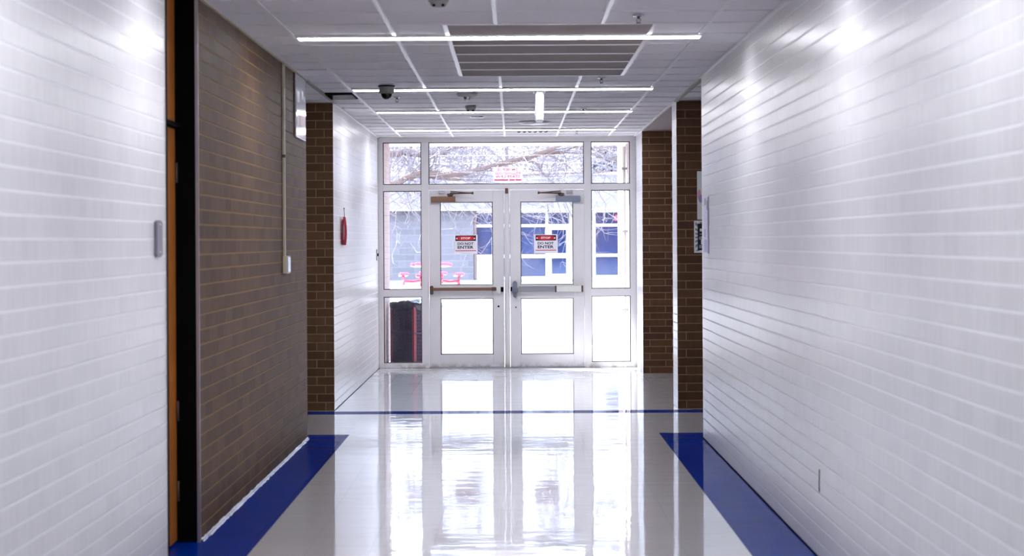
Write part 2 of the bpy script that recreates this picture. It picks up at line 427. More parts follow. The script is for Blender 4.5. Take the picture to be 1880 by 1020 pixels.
# floor: one slab of tiles, blue tiles where the border runs
mb = MB()
xs = sorted({-7.3, -1.90, XL-0.30, -1.285, 1.125, 1.455, XR, XL, XL2, 7.3})
ys = sorted({-8.3, 15.16, 15.56, 15.865, 17.72, 18.02, 18.62, DY+0.06})
def is_blue(x, y):
    if y < 15.865 and (x < -1.285 or x > 1.125): return True
    return 17.72 < y < 18.02
for a, b in zip(xs, xs[1:]):
    for c, d in zip(ys, ys[1:]):
        cx, cy = (a+b)/2, (c+d)/2
        m_ = 'floor_blue' if is_blue(cx, cy) else 'floor_white'
        f = mb.bm.faces.new([mb.bm.verts.new(p) for p in ((a, c, 0), (b, c, 0), (b, d, 0), (a, d, 0))]); f.material_index = mb._mi(m_)
bmesh.ops.remove_doubles(mb.bm, verts=mb.bm.verts[:], dist=1e-5)
struct(mb, 'floor', label='glossy waxed white tile floor with deep blue border bands')

# ceiling
GX = [-1.3147+0.6096*k for k in range(-9, 15)]
GY = [10.99+0.604*k for k in range(-31, 22)]
mb = MB()
tz = ZC+0.007
def ceil_rect(a, b, c, d, m_='tile', z=tz): mb.box(a, b, c, d, z, z+0.02, m_)
ceil_rect(XL-0.31, XR+0.31, -8.3, DY+0.06)
ceil_rect(-7.3, XL-0.31, 15.28, 18.40); ceil_rect(XR+0.31, 7.3, 15.16, 18.62)
ceil_rect(XR2+0.3, 3.4, 18.6, 23.0, 'plaster', ZC-0.004)
ceil_rect(XR2, XR2+0.31, 18.62, 22.95, 'plaster', ZC-0.004)
ceiling = struct(mb, 'ceiling', label='suspended grid ceiling of pale square tiles')
DX0, DX1, DYa, DYb = -0.385, 0.819, 11.594, 15.218
def in_dark(x, y): return DX0 < x < DX1 and DYa < y < DYb
mb = MB(); hw = 0.012
lights_y = [-4.6, -1.2, 2.4, 5.95, 8.65, 12.27, 16.46, 19.31, 22.46]  # unseen lights near and behind the camera are added to light the foreground
for x in GX:                                            # long rails
    if -1.58 < x < 1.43:
        if DX0 < x < DX1: segs = ((-8, DYa), (DYb, DY-0.05))
        else: segs = ((-8, DY-0.05),)
        for a, b in segs: mb.box(x-hw, x+hw, a, b, ZC-0.001, ZC+0.008, 'rail')
    elif -7 < x < 7: mb.box(x-hw, x+hw, 15.56, 18.12, ZC-0.001, ZC+0.008, 'rail')
for y in GY:                                            # cross rails
    if -8 < y < DY-0.1:
        wide = 15.6 < y < 18.1
        mb.box(-7 if wide else XL+0.0, 7 if wide else XR-0.0, y-hw*0.8, y+hw*0.8, ZC, ZC+0.008, 'tile'); mb.box(-7 if wide else XL+0.0, 7 if wide else XR-0.0, y+hw*0.8, y+hw*0.8+0.016, ZC+0.004, ZC+0.0065, 'gap_shade')  # dark strip past each cross rail stands for the gap's shadow
for x in (DX0, DX1): mb.box(x-0.014, x+0.014, DYa-0.01, DYb+0.01, ZC-0.002, ZC+0.008, 'rail')
for y in (DYa, DYb): mb.box(DX0, DX1, y-0.012, y+0.012, ZC-0.002, ZC+0.008, 'rail')
mb.build('ceiling_grid', None, ceiling)
mb = MB()
mb.box(XR-0.022, XR, -8, 15.44, ZC-0.010, ZC+0.006, 'rail'); mb.box(XL, XL+0.018, -8, YN, ZC-0.006, ZC+0.006, 'rail'); mb.box(XL, XL+0.014, YR, 15.56, ZC-0.004, ZC+0.006, 'cream')
mb.box(XL2, XL2+0.02, 18.12, DY-0.05, ZC-0.004, ZC+0.006, 'rail')
mb.box(XL-0.01, XL+0.02, 15.56, 18.12, ZC-0.006, ZC+0.006, 'grey_plastic'); mb.box(XR2-0.02, XR2+0.015, 15.44, 18.12, ZC-0.006, ZC+0.006, 'grey_plastic')
mb.box(XR2-0.02, XR2, 18.12, DY-0.05, ZC-0.006, ZC+0.006, 'rail')
struct(mb, 'trim_1', label='thin metal angle where the ceiling meets the walls')

# dark panel array in the ceiling
t = thing('ceiling_panel_array', (0.217, 13.44, ZC), 'large dark grey-brown louvred panel field set in the ceiling above the hall', 'ceiling panel')
n_ = 6; st = (DYb-DYa)/n_
for k in range(n_):
    m1 = MB(); m1.box(DX0+0.014, DX1-0.014, DYa+st*k+0.012, DYa+st*(k+1)-0.012, ZC-0.001, ZC+0.005, bev=0.0015); m1.build('panel', 'dark_panel', t)
    if k:
        m1 = MB(); m1.box(DX0+0.012, DX1-0.012, DYa+st*k-0.012, DYa+st*k+0.012, ZC-0.005, ZC+0.002); m1.build('cross_rail', 'rail', t)

# linear lights
def make_light(y):
    r = thing('linear_light', (-0.078, y, ZC), '', 'ceiling light', 'long slim lights across the ceiling')
    a = MB(); a.box(-0.078-1.215, -0.078+1.215, y-0.062, y+0.062, ZC-0.010, ZC+0.006, bev=0.002); a.build('housing', 'rail', r)
    a = MB()
    a.box(-0.078-1.207, -0.078+1.207, y-0.054, y+0.054, ZC-0.0145, ZC-0.0102)
    a.build('lens', 'led', r)
    return r
l0 = make_light(lights_y[0])
names_ = {12.27: 'long slim ceiling light crossing the dark panel field', 16.46: 'long slim ceiling light just beyond the security camera and hanging exit sign',
          19.31: 'long slim ceiling light over the blue floor line, third from the front', 22.46: 'long slim ceiling light closest to the glass entrance',
          8.65: 'long slim ceiling light above the classroom doorway, out of view', 5.95: 'long slim ceiling light overhead near the camera, out of view', 2.4: 'long slim ceiling light just in front of the camera, out of view',
          -1.2: 'added long slim ceiling light, unseen just behind the camera', -4.6: 'added long slim ceiling light, unseen at the back of the hall'}
l0['label'] = names_[-4.6]
for y in lights_y[1:]: copy_tree(l0, (-0.078, y, ZC), names_[y])

# ------------------------------------------------------------------ classroom doorway on the left
mb = MB()
mb.box(-1.72, XL-0.002, YR-0.004, YR, 0, ZC, 'black')                        # black return of the brown wall
mb.box(XL-0.012, XL+0.004, YR-0.012, YR, 0, ZC, 'alu')
struct(mb, 'trim_2', label='black painted return of the doorway with a thin metal corner')
mb = MB()
mb.box(XL-0.05, XL+0.006, YN, YN+0.012, 0, ZC, 'black'); mb.box(-1.70, -1.66, YN+0.01, YN+0.05, 0, ZC, 'rust')
mb.box(-1.70, -1.66, YN+0.05, YR-0.006, 2.075, 2.095, 'black')
struct(mb, 'trim_3', label='dark metal frame around the wooden classroom door')
mb = MB(); mb.box(-1.735, -1.69, YN+0.05, YR-0.03, 0.012, 2.072, bev=0.003)
d3 = struct(mb, 'door_3', 'wood', label='orange-brown wooden classroom door set back in the left wall')
for z in (0.26, 0.66, 1.85):
    mb = MB(); mb.tube([(-1.682, YR-0.04, z-0.05), (-1.682, YR-0.04, z+0.05)], 0.006, 8); mb.build('hinge', 'rust', d3)
mb = MB(); mb.box(-1.735, -1.69, YN+0.05, YR-0.03, 2.10, ZC, bev=0.003)
struct(mb, 'trim_4', 'wood', label='wooden panel above the classroom door')
mb = MB(); mb.box(-1.90, -1.74, YN-0.05, YR+0.05, 0, ZC); struct(mb, 'wall_left', 'black', label='dark backing of the doorway')

# ------------------------------------------------------------------ glazed entrance
Y0, Y1 = DY-0.03, DY+0.05
mb = MB()
fr = lambda x0, x1, z0, z1, y0=Y0, y1=Y1: mb.box(x0, x1, y0, y1, z0, z1, 'frame', bev=0.003)
fr(XL2, -1.541, 0, ZC); fr(1.385, XR2, 0, ZC)
fr(-1.541, 1.385, 2.672, ZC)
fr(-1.088, -1.000, 0, 2.672); fr(0.840, 0.922, 0, 2.672)
fr(-1.541, -1.088, 2.098, 2.172); fr(-1.000, 0.840, 2.108, 2.172); fr(0.922, 1.385, 2.098, 2.172)
fr(-1.541, -1.088, 0.845, 0.930); fr(0.922, 1.385, 0.845, 0.930)
fr(-1.541, -1.088, 0, 0.062); fr(0.922, 1.385, 0, 0.062)
fr(-0.108, -0.045, 0, 2.108, Y0-0.006, Y1-0.01)
fr(-0.090, -0.062, 0.0, 2.108, Y0-0.016, Y0-0.004)
entrance = struct(mb, 'trim_5', label='off-white painted metal frame of the glazed entrance')
mb = MB(); mb.box(-1.0, 0.84, Y0-0.02, Y1+0.04, 0, 0.010); mb.build('threshold', 'alu', entrance)
mb = MB(); mb.box(-0.095, -0.060, Y0-0.028, Y0-0.004, 2.06, 2.125, bev=0.003); mb.build('bracket', 'rust', entrance)

def pane(name, x0, x1, z0, z1, parent=None, label=None, bead=True):
    """glazing bead with its pane of glass"""
    b = MB(); t_ = 0.009
    for q_ in ((x0, x1, z0, z0+t_), (x0, x1, z1-t_, z1), (x0, x0+t_, z0+t_, z1-t_), (x1-t_, x1, z0+t_, z1-t_)):
        b.box(q_[0], q_[1], DY-0.012, DY+0.02, q_[2], q_[3])
    if parent is None: r = struct(b, name, 'gasket', label)
    else: r = b.build('glazing_bead', 'gasket', parent)
    g = MB(); vs = [g.bm.verts.new(p) for p in ((x0+0.004, DY, z0+0.004), (x1-0.004, DY, z0+0.004), (x1-0.004, DY, z1-0.004), (x0+0.004, DY, z1-0.004))]
    g.bm.faces.new(vs); g.build('glass_pane', 'glass', r)
    return r
wins = [(-1.541, -1.088, 2.172, 2.672, 'small left transom window above the entrance'), (-1.0, 0.840, 2.172, 2.672, 'wide centre transom window above the double doors'), (0.922, 1.385, 2.172, 2.672, 'small right transom window above the entrance'),
        (-1.541, -1.088, 0.930, 2.098, 'tall left side window beside the doors'), (0.922, 1.385, 0.930, 2.098, 'tall right side window beside the doors'),
        (-1.541, -1.088, 0.062, 0.845, 'low left side window in front of the litter bin'), (0.922, 1.385, 0.062, 0.845, 'low right side window beside the doors')]
for i, (a, b, c, d, l) in enumerate(wins): pane('window_%d' % (i+1), a, b, c, d, None, l)

def door_leaf(name, x0, x1, g0, g1, label):
    mb = MB(); y0, y1 = DY-0.022, DY+0.022
    f = lambda a, b, c, d: mb.box(a, b, y0, y1, c, d, 'frame', bev=0.003)
    f(x0, g0, 0.012, 2.102); f(g1, x1, 0.012, 2.102)
    f(g0, g1, 1.965, 2.102); f(g0, g1, 0.822, 0.980); f(g0, g1, 0.012, 0.158)
    o = struct(mb, name, label=label)
    pane('glass', g0, g1, 0.980, 1.965, o); pane('glass', g0, g1, 0.158, 0.822, o)
    return o
d1 = door_leaf('door_1', -0.996, -0.112, -0.868, -0.243, 'left leaf of the white glazed double doors, brown closer at its top')
d2 = door_leaf('door_2', -0.041, 0.838, 0.085, 0.708, 'right leaf of the white glazed double doors, silver closer at its top')
# closers
def closer(door, x0, x1, body, sx, xa, arm_end):
    yb = DY-0.022
    b = MB(); b.box(x0, x1, yb-0.055, yb, 1.958, 2.030, bev=0.006, seg=2); c = b.build('door_closer', body, door)
    b = MB(); b.lathe((xa, yb-0.03, 2.03), [(0.0, 0.03), (0.028, 0.03), (0.028, 0.0), (0.02, -0.002), (0, -0.002)], 16)
    b.box(xa-0.036, xa+0.036, yb-0.05, yb-0.008, 2.040, 2.064, bev=0.002); b.build('spindle', 'rust', c)
    b = MB(); b.tube([(xa, yb-0.055, 2.062), (arm_end, yb-0.16, 2.066)], 0.009, 8); b.tube([(arm_end, yb-0.16, 2.066), (arm_end-sx*0.26, yb-0.02, 2.088)], 0.006, 8); b.tube([(arm_end, yb-0.16, 2.05), (arm_end, yb-0.16, 2.08)], 0.012, 10)
    b.build('closer_arm', 'rust', c)
    b = MB(); b.box(xa-sx*0.10-0.035, xa-sx*0.10+0.035, yb-0.018, yb-0.002, 2.060, 2.095, bev=0.003); b.build('mounting_shoe', 'alu', c)
closer(d1, -0.974, -0.684, 'bronze', 1, -0.745, -0.478)
closer(d2, 0.503, 0.795, 'steel_blue', -1, 0.566, 0.300)
# panic bars
yb = DY-0.022
b = MB(); b.box(-0.985, -0.235, yb-0.062, yb-0.036, 0.915, 0.952, bev=0.006, seg=2); bar = b.build('push_bar', 'bronze', d1); bar['label'] = 'worn brown push bar'
b = MB(); b.box(-1.000+0.008, -0.950, yb-0.07, yb, 0.872, 0.975, bev=0.008, seg=2); b.build('end_bracket', 'rust', bar)
b = MB(); b.box(-0.242, -0.155, yb-0.03, yb, 0.878, 0.972, bev=0.003); b.build('latch_case', 'white_plastic', bar)
b = MB(); b.box(-0.262, -0.205, yb-0.072, yb-0.03, 0.912, 0.955, bev=0.004); b.build('bar_end', 'rust', bar)
b = MB(); b.box(-0.150, -0.122, yb-0.022, yb, 0.900, 0.955, bev=0.002); b.build('latch', 'black', bar)
b = MB(); b.lathe((0, 0, 0), [(0, 0.003), (0.011, 0.003), (0.011, 0), (0, 0)], 12)
for v in b.bm.verts: v.co = Vector((v.co.x-0.180, yb-v.co.z, v.co.y+0.727))
b.build('lock_cylinder', 'black', d1)
b = MB(); b.box(0.060, 0.815, yb-0.050, yb-0.004, 0.900, 0.962, bev=0.005, seg=2); bar = b.build('push_bar', 'alu', d2); bar['label'] = 'silver push bar with a pale right end'
b = MB(); b.box(0.500, 0.800, yb-0.056, yb-0.050, 0.898, 0.964, bev=0.002); b.build('bar_cover', 'white_plastic', bar)
b = MB(); b.box(0.487, 0.507, yb-0.058, yb-0.006, 0.893, 0.968, bev=0.002); b.box(0.800, 0.822, yb-0.058, yb-0.004, 0.893, 0.968, bev=0.003); b.build('end_cap', 'rust', bar)
b = MB(); b.box(0.764, 0.834, yb-0.008, yb, 0.872, 0.985, bev=0.003); b.build('end_plate', 'frame', bar)
b = MB(); b.box(-0.012, 0.040, yb-0.085, yb, 0.905, 1.028, bev=0.012, seg=2); b.box(-0.020, 0.055, yb-0.08, yb, 0.885, 0.945, bev=0.01, seg=2); b.box(-0.005, 0.035, yb-0.06, yb, 0.832, 0.89, bev=0.008, seg=2); b.build('latch_case', 'steel_blue', bar)
b = MB(); b.box(-0.038, -0.016, yb-0.03, yb, 0.905, 0.955, bev=0.002); b.build('latch', 'black', bar)
b = MB(); b.lathe((0, 0, 0), [(0, 0.003), (0.009, 0.003), (0.009, 0), (0, 0)], 12)
for v in b.bm.verts: v.co = Vector((v.co.x+0.025, yb-v.co.z, v.co.y+0.715))
b.build('lock_cylinder', 'rust', d2)

# stop signs on the doors' glass
def disc(mb, cx, cz, rx, rz, y, m, n=40):
    vs = [mb.bm.verts.new((cx+rx*math.cos(2*math.pi*k/n), y, cz+rz*math.sin(2*math.pi*k/n))) for k in range(n)]
    f = mb.bm.faces.new(vs); f.material_index = mb._mi(m)
def rect(mb, x0, x1, z0, z1, y, m):
    f = mb.bm.faces.new([mb.bm.verts.new(p) for p in ((x0, y, z0), (x1, y, z0), (x1, y, z1), (x0, y, z1))]); f.material_index = mb._mi(m)
def stop_sign(x, z, label):
    ys_ = DY-0.006
    r = thing('door_sign', (x, ys_, z), label, 'sign', 'stop do not enter signs on the doors')
    b = MB(); b.box(x-0.141, x+0.141, ys_-0.002, ys_, z-0.113, z+0.113, bev=0.0006); b.build('plate', 'sticker', r)
    b = MB(); rect(b, x-0.122, x+0.122, z+0.040, z+0.104, ys_-0.0030, 'ink_black'); p = b.build('header_band', None, r)
    b = MB(); disc(b, x, z+0.072, 0.120, 0.026, ys_-0.0036, 'ink_red'); b.build('red_oval', None, p)
    b = MB(); text_mb(b, 'STOP', x-0.056, x+0.056, z+0.060, z+0.084, ys_-0.0042, 'paper', bold=0.035)
    b.build('white_lettering', None, p)
    for s in (-1, 1):
        b = MB(); f = b.bm.faces.new([b.bm.verts.new(q_) for q_ in ((x+s*0.104-0.010, ys_-0.0042, z+0.062), (x+s*0.104+0.010, ys_-0.0042, z+0.062), (x+s*0.104, ys_-0.0042, z+0.080))]); f.material_index = b._mi('paper')
        b.build('warning_triangle', None, p)
    b = MB(); text_mb(b, 'DO NOT', x-0.096, x+0.093, z-0.008, z+0.022, ys_-0.0030, 'ink_black', bold=0.03); text_mb(b, 'ENTER', x-0.096, x+0.093, z-0.052, z-0.018, ys_-0.0030, 'ink_black', bold=0.03)
    b.build('black_lettering', None, r)
    b = MB(); rect(b, x-0.122, x+0.122, z-0.080, z-0.071, ys_-0.0030, 'ink_red'); b.build('red_line', None, r)
stop_sign(-0.566, 1.463, 'STOP DO NOT ENTER sign on the glass of the left door')
stop_sign(0.384, 1.463, 'STOP DO NOT ENTER sign on the glass of the right door')
# mirrored decal on the transom, fixed to its outer side
r = thing('window_decal', (-0.061, DY+0.004, 2.20), 'faded pink smoking prohibited decal seen from behind on the centre transom glass', 'sign')
b = MB(); b.box(-0.235, 0.115, DY+0.004, DY+0.005, 2.200, 2.378); b.build('film', 'film', r)
b = MB(); yy = DY+0.0028
text_mb(b, 'SMOKING', -0.180, 0.052, 2.330, 2.360, yy, 'faded_ink', True, 0.012); text_mb(b, 'PROHIBITED', -0.212, 0.085, 2.287, 2.320, yy, 'faded_ink', True, 0.012); text_mb(b, 'STATE LAW', -0.205, 0.080, 2.246, 2.278, yy, 'faded_ink', True, 0.012)
for q_ in ((-0.222, -0.06), (-0.045, 0.02), (0.03, 0.10)): rect(b, q_[0], q_[1], 2.214, 2.232, yy, 'faded_ink')
b.build('lettering', None, r)

# ------------------------------------------------------------------ things on the walls
# conduit with its box, brown wall
r = thing('wall_conduit', (XL, 13.98, 1.29), 'cream vertical conduit ending in a small box on the brown brick wall', 'conduit')
b = MB(); b.box(XL, XL+0.018, 13.955, 13.985, 1.40, ZC-0.005, bev=0.003); b.build('channel', 'cream', r)
b = MB(); b.box(XL, XL+0.033, 13.94, 14.13, 1.285, 1.405, bev=0.003); bx_ = b.build('switch_box', 'cream', r)
b = MB(); b.box(XL+0.033, XL+0.036, 13.955, 14.115, 1.295, 1.395, bev=0.001); b.build('cover_plate', 'chrome', bx_)
b = MB(); b.box(XL, XL+0.022, 13.95, 13.99, 2.08, 2.10, bev=0.002); b.build('clip', 'rust', r)
# laminated sheet hanging under the ceiling
r = thing('hanging_poster', (XL, 15.05, 2.27), 'glossy white laminated sheet high on the brown wall by the side corridor', 'poster')
b = MB(); b.box(XL+0.004, XL+0.016, 14.72, 15.40, 2.262, 2.722, bev=0.002); b.build('sheet', 'gloss_paper', r)
def rectx(mb, x, y0, y1, z0, z1, m):
    f = mb.bm.faces.new([mb.bm.verts.new(p) for p in ((x, y0, z0), (x, y1, z0), (x, y1, z1), (x, y0, z1))]); f.material_index = mb._mi(m)
b = MB(); xx = XL+0.0168
rectx(b, xx, 14.80, 14.95, 2.52, 2.60, 'ink_blue'); rectx(b, xx, 15.10, 15.22, 2.56, 2.62, 'ink_blue'); rectx(b, xx, 15.24, 15.36, 2.55, 2.59, 'ink_blue'); rectx(b, xx, 15.0, 15.33, 2.36, 2.44, 'ink_pink'); rectx(b, xx, 14.80, 14.95, 2.35, 2.43, 'ink_pink')
b.build('print', None, r)
b = MB(); b.box(XL+0.016, XL+0.020, 14.73, 15.39, 2.450, 2.458); b.build('seam', 'chrome', r)
# red pennant on the white wall
r = thing('red_pennant', (XL2, 19.1, 1.46), 'red felt pennant hanging flat against the white brick wall left of the entrance', 'pennant')
b = MB()
cols = 7; grid = []
for i in range(cols+1):
    t_ = i/cols; y = 18.86+0.46*t_
    top = 1.735-0.02*t_; bot = 1.47
    x = XL2+0.012+0.016*math.sin(t_*6.0)+0.012*(1-t_)
    grid.append([b.bm.verts.new((x+0.012*math.sin(3*k/6), y+0.02*k/6, top+(bot-top)*k/6)) for k in range(7)])
for i in range(cols):
    for k in range(6): b.bm.faces.new((grid[i][k], grid[i+1][k], grid[i+1][k+1], grid[i][k+1]))
bmesh.ops.solidify(b.bm, geom=b.bm.faces[:], thickness=0.003); b.build('cloth', 'red_felt', r)
b = MB(); b.tube([(XL2+0.014, 19.16, 1.725), (XL2+0.005, 19.20, 1.815)], 0.004, 6); b.tube([(XL2, 19.20, 1.815), (XL2+0.012, 19.20, 1.815)], 0.006, 8); b.build('hook', 'steel_blue', r)
# small plate beside entrance
r = thing('wall_switch', (XL2, 23.8, 1.29), 'small key switch plate on the white brick wall close to the entrance frame', 'switch')
b = MB(); b.box(XL2, XL2+0.010, 23.76, 23.86, 1.28, 1.41, bev=0.003); b.build('plate', 'grey_plastic', r)
b = MB(); b.box(XL2+0.008, XL2+0.022, 23.79, 23.83, 1.33, 1.365, bev=0.003); b.build('key_switch', 'black', r)
# plate beside the classroom door
r = thing('wall_plate', (XL, 9.03, 1.44), 'grey metal plate on the white wall beside the classroom doorway', 'wall plate')
b = MB(); b.box(XL, XL+0.014, 8.955, 9.105, 1.437, 1.600, bev=0.006, seg=2); b.build('plate', 'plate_grey', r)
for z in (1.455, 1.582):
    b = MB(); b.lathe((0, 0, 0), [(0, 0.003), (0.008, 0.002), (0.008, 0)], 10)
    for v in b.bm.verts: v.co = Vector((XL+0.014+v.co.z, 9.03+v.co.x, z+v.co.y))
    b.build('screw', 'chrome', r)
# gouge in the right wall, lilac paper, posters on the pier
r = thing('wall_scuff', (XR, 9.56, 0.31), 'short dark vertical gouge low on the right white brick wall', 'scuff mark')
b = MB(); b.poly([(XR-0.001, 9.555, 0.312), (XR-0.001, 9.545, 0.330), (XR-0.001, 9.556, 0.352), (XR-0.001, 9.550, 0.372), (XR-0.001, 9.543, 0.420), (XR-0.001, 9.560, 0.422), (XR-0.001, 9.562, 0.376), (XR-0.001, 9.570, 0.355), (XR-0.001, 9.572, 0.325)], 0.002); b.build('gouge', 'ink_black', r)
r = thing('wall_notice', (XR, 15.05, 1.40), 'lilac and white notice taped near the far end of the right white wall', 'notice')
b = MB(); b.box(XR-0.008, XR-0.001, 14.90, 15.24, 1.400, 1.815, bev=0.001); b.build('sheet', 'lilac_paper', r)
b = MB()
for (y0, y1, z0, z1, m_) in ((15.03, 15.14, 1.755, 1.805, 'ink_grey'), (14.91, 14.97, 1.72, 1.79, 'ink_black'), (14.93, 15.19, 1.41, 1.50, 'ink_blue'), (15.05, 15.17, 1.52, 1.58, 'ink_violet'), (14.91, 14.93, 1.5, 1.72, 'ink_grey')): rectx(b, XR-0.0085, y0, y1, z0, z1, m_)
b.build('print', None, r)
yp = 18.12
r = thing('wall_poster', (1.8, yp, 1.674), 'tall white poster with a pink blot on the brown pier, upper of two', 'poster')
b = MB(); b.box(1.636, 2.02, yp-0.010, yp, 1.680, 2.110, bev=0.001); b.build('sheet', 'paper', r)
b = MB(); disc(b, 1.655, 1.90, 0.018, 0.045, yp-0.0105, 'ink_pink'); disc(b, 1.67, 1.865, 0.022, 0.035, yp-0.0108, 'ink_violet')
for (z, w_) in ((2.06, .2), (2.03, .25), (1.77, .2), (1.72, .25)): rect(b, 1.678, 1.678+w_, z-0.012, z+0.012, yp-0.0105, 'ink_black')
b.build('print', None, r)
r = thing('wall_poster', (1.8, yp, 1.385), 'black and white poster with rays on the brown pier, lower of two', 'poster')
b = MB(); b.box(1.607, 2.05, yp-0.010, yp, 1.385, 1.670, bev=0.001); b.build('sheet', 'paper', r)
b = MB(); c_ = Vector((1.75, 0, 1.53))
for k in range(24):
    a0 = 2*math.pi*k/24; a1 = a0+0.13
    pts = []
    for a in (a0, a1):
        dx_, dz_ = math.cos(a), math.sin(a)
        s_ = min((0.133/abs(dx_)) if abs(dx_) > 1e-6 else 9, (0.130/abs(dz_)) if abs(dz_) > 1e-6 else 9)
        pts.append((c_.x+dx_*s_, yp-0.0105, c_.z+dz_*s_))
    f = b.bm.faces.new([b.bm.verts.new((c_.x, yp-0.0105, c_.z)), b.bm.verts.new(pts[0]), b.bm.verts.new(pts[1])]); f.material_index = b._mi('ink_grey')
b.build('ray_pattern', None, r)
b = MB(); rect(b, 1.638, 1.86, 1.408, 1.645, yp-0.0112, 'ink_black'); p = b.build('dark_panel', None, r)
b = MB(); disc(b, 1.662, 1.515, 0.014, 0.016, yp-0.0118, 'ink_grey'); rect(b, 1.650, 1.70, 1.425, 1.455, yp-0.0118, 'ink_grey'); rect(b, 1.655, 1.70, 1.545, 1.555, yp-0.0118, 'ink_grey'); rect(b, 1.657, 1.69, 1.575, 1.60, yp-0.0118, 'paper'); rect(b, 1.668, 1.70, 1.46, 1.53, yp-0.0116, 'paper'); b.build('figures', None, p)

# waxy build-up along the foot of the brown wall
mb = MB(); random.seed(3); prev = None; n_ = 110
for i in range(n_+1):
    y = YR+0.02+(15.55-YR-0.02)*i/n_
    w1, h1 = 0.012+random.random()*0.012, 0.008+random.random()*0.010
    ring = [mb.bm.verts.new((XL+0.001, y, h1)), mb.bm.verts.new((XL+0.006, y, h1*0.45)), mb.bm.verts.new((XL+0.012, y, 0.010)), mb.bm.verts.new((XL+w1*0.55, y, 0.005)), mb.bm.verts.new((XL+w1, y, 0.0005))]
    if prev:
        for k in range(4):
            f = mb.bm.faces.new((prev[k], prev[k+1], ring[k+1], ring[k])); f.smooth = True
    prev = ring
struct(mb, 'baseboard_left', 'wax', label='shiny wax build-up along the foot of the brown brick wall')
mb = MB(); mb.box(XR-0.004, XR-0.0005, -8, 15.44, 0, 0.008); mb.box(XL, XL+0.003, YR, 15.56, 0.0, 0.004); mb.box(XL2+0.0005, XL2+0.004, 18.13, DY-0.04, 0, 0.004)  # narrow black strips along the foot of the walls
struct(mb, 'baseboard_right', 'black', label='thin dark line where wall and floor meet')

# ------------------------------------------------------------------ ceiling fittings
r = thing('security_camera', (-0.996, 16.12, ZC-0.15), 'white dome security camera with black dome on the ceiling, left of centre', 'security camera')
c = (-0.996, 16.10, ZC)
b = MB(); b.lathe(c, [(0, 0), (0.066, 0), (0.066, -0.008), (0.061, -0.012), (0.061, -0.050), (0.055, -0.062), (0.043, -0.064)], 32); b.build('housing', 'grey_plastic', r)
b = MB(); b.lathe(c, [(0.043, -0.058)] + [(0.043*math.cos(a), -0.064-0.046*math.sin(a)) for a in [k*math.pi/2/8 for k in range(8)]] + [(0, -0.110)], 28); b.build('dome', 'black_gloss', r)
b = MB(); b.lathe(c, [(0.067, -0.0005), (0.0675, -0.006), (0.066, -0.009)], 32); b.build('mounting_ring', 'black', r)

def sprinkler(x, y, label):
    r = thing('sprinkler_head', (x, y, ZC-0.05), label, 'sprinkler', 'sprinkler heads in the ceiling')
    c = (x, y, ZC)
    b = MB(); b.lathe(c, [(0.008, 0), (0.034, 0), (0.033, -0.005), (0.012, -0.008)], 20); b.build('escutcheon', 'chrome', r)
    b = MB(); b.lathe(c, [(0.008, -0.006), (0.008, -0.016), (0.004, -0.02)], 12)
    for s in (-1, 1): b.tube([(x+s*0.004, y, ZC-0.015), (x+s*0.013, y, ZC-0.026), (x+s*0.004, y, ZC-0.040)], 0.0024, 6)
    b.build('yoke', 'rust', r)
    b = MB(); b.lathe(c, [(0, -0.040), (0.013, -0.041), (0.014, -0.044), (0, -0.045)], 14); b.build('deflector', 'rust', r)
    return r
s0 = sprinkler(-0.985, 17.36, 'small sprinkler head in the ceiling just right of the dome camera')
for (x, y, l) in ((0.692, 11.16, 'sprinkler head in the ceiling in front of the dark panels, nearest the camera'), (0.672, 15.40, 'sprinkler head in the ceiling at the far right corner of the dark panels'),
                  (0.660, 19.01, 'sprinkler head in the ceiling right of the hanging exit sign'), (0.712, 22.65, 'small sprinkler head in the ceiling close to the entrance, right of the vent')):
    copy_tree(s0, (x, y, ZC-0.05), l)

def detector(x, y, rad, label):
    r = thing('smoke_detector', (x, y, ZC-0.05), label, 'smoke detector', 'smoke detectors in the ceiling')
    c = (x, y, ZC)
    b = MB(); b.lathe(c, [(0, 0), (rad, 0), (rad, -0.010), (rad*0.92, -0.022), (rad*0.8, -0.026)], 28); b.build('base', 'grey_plastic', r)
    b = MB(); b.lathe(c, [(rad*0.8, -0.024), (rad*0.78, -0.036), (rad*0.6, -0.046), (0, -0.050)], 28); q_ = b.build('cover', 'grey_plastic', r)
    for s in (-1, 1):
        b = MB(); b.box(x+s*rad*0.42-rad*0.14, x+s*rad*0.42+rad*0.14, y-rad*0.72, y-rad*0.5, ZC-0.048, ZC-0.036, bev=0.002); b.build('vent_slot', 'black', q_)
    return r
detector(-0.371, 10.30, 0.054, 'round grey smoke detector at the top edge, in front of the dark panels')
detector(-0.384, 18.60, 0.052, 'small round smoke detector in the ceiling behind the round occupancy sensor')
r = thing('occupancy_sensor', (-0.378, 16.93, ZC-0.08), 'round ceiling occupancy sensor with a ball lens beneath, right of the dome camera', 'sensor')
c = (-0.378, 16.93, ZC)
b = MB(); b.lathe(c, [(0, 0), (0.086, 0), (0.088, -0.012), (0.080, -0.030), (0.040, -0.034)], 32); b.build('base', 'grey_plastic', r)
b = MB(); b.lathe(c, [(0.030, -0.030), (0.030, -0.044), (0.025, -0.058), (0.012, -0.066), (0, -0.068)], 20); b.build('lens', 'chrome', r)
def ringlet(x, y, rad, label):
    r = thing('recessed_ring', (x, y, ZC-0.01), label, 'ceiling fitting', 'metal rings in the ceiling')
    b = MB(); b.lathe((x, y, ZC), [(rad, 0), (rad, -0.006), (rad*0.86, -0.012), (rad*0.62, -0.008), (rad*0.60, 0)], 32); b.build('rim', 'chrome', r)
    b = MB(); b.lathe((x, y, ZC), [(rad*0.61, -0.001), (rad*0.3, -0.004), (0, -0.005)], 24); b.build('centre_cap', 'white_plastic', r)
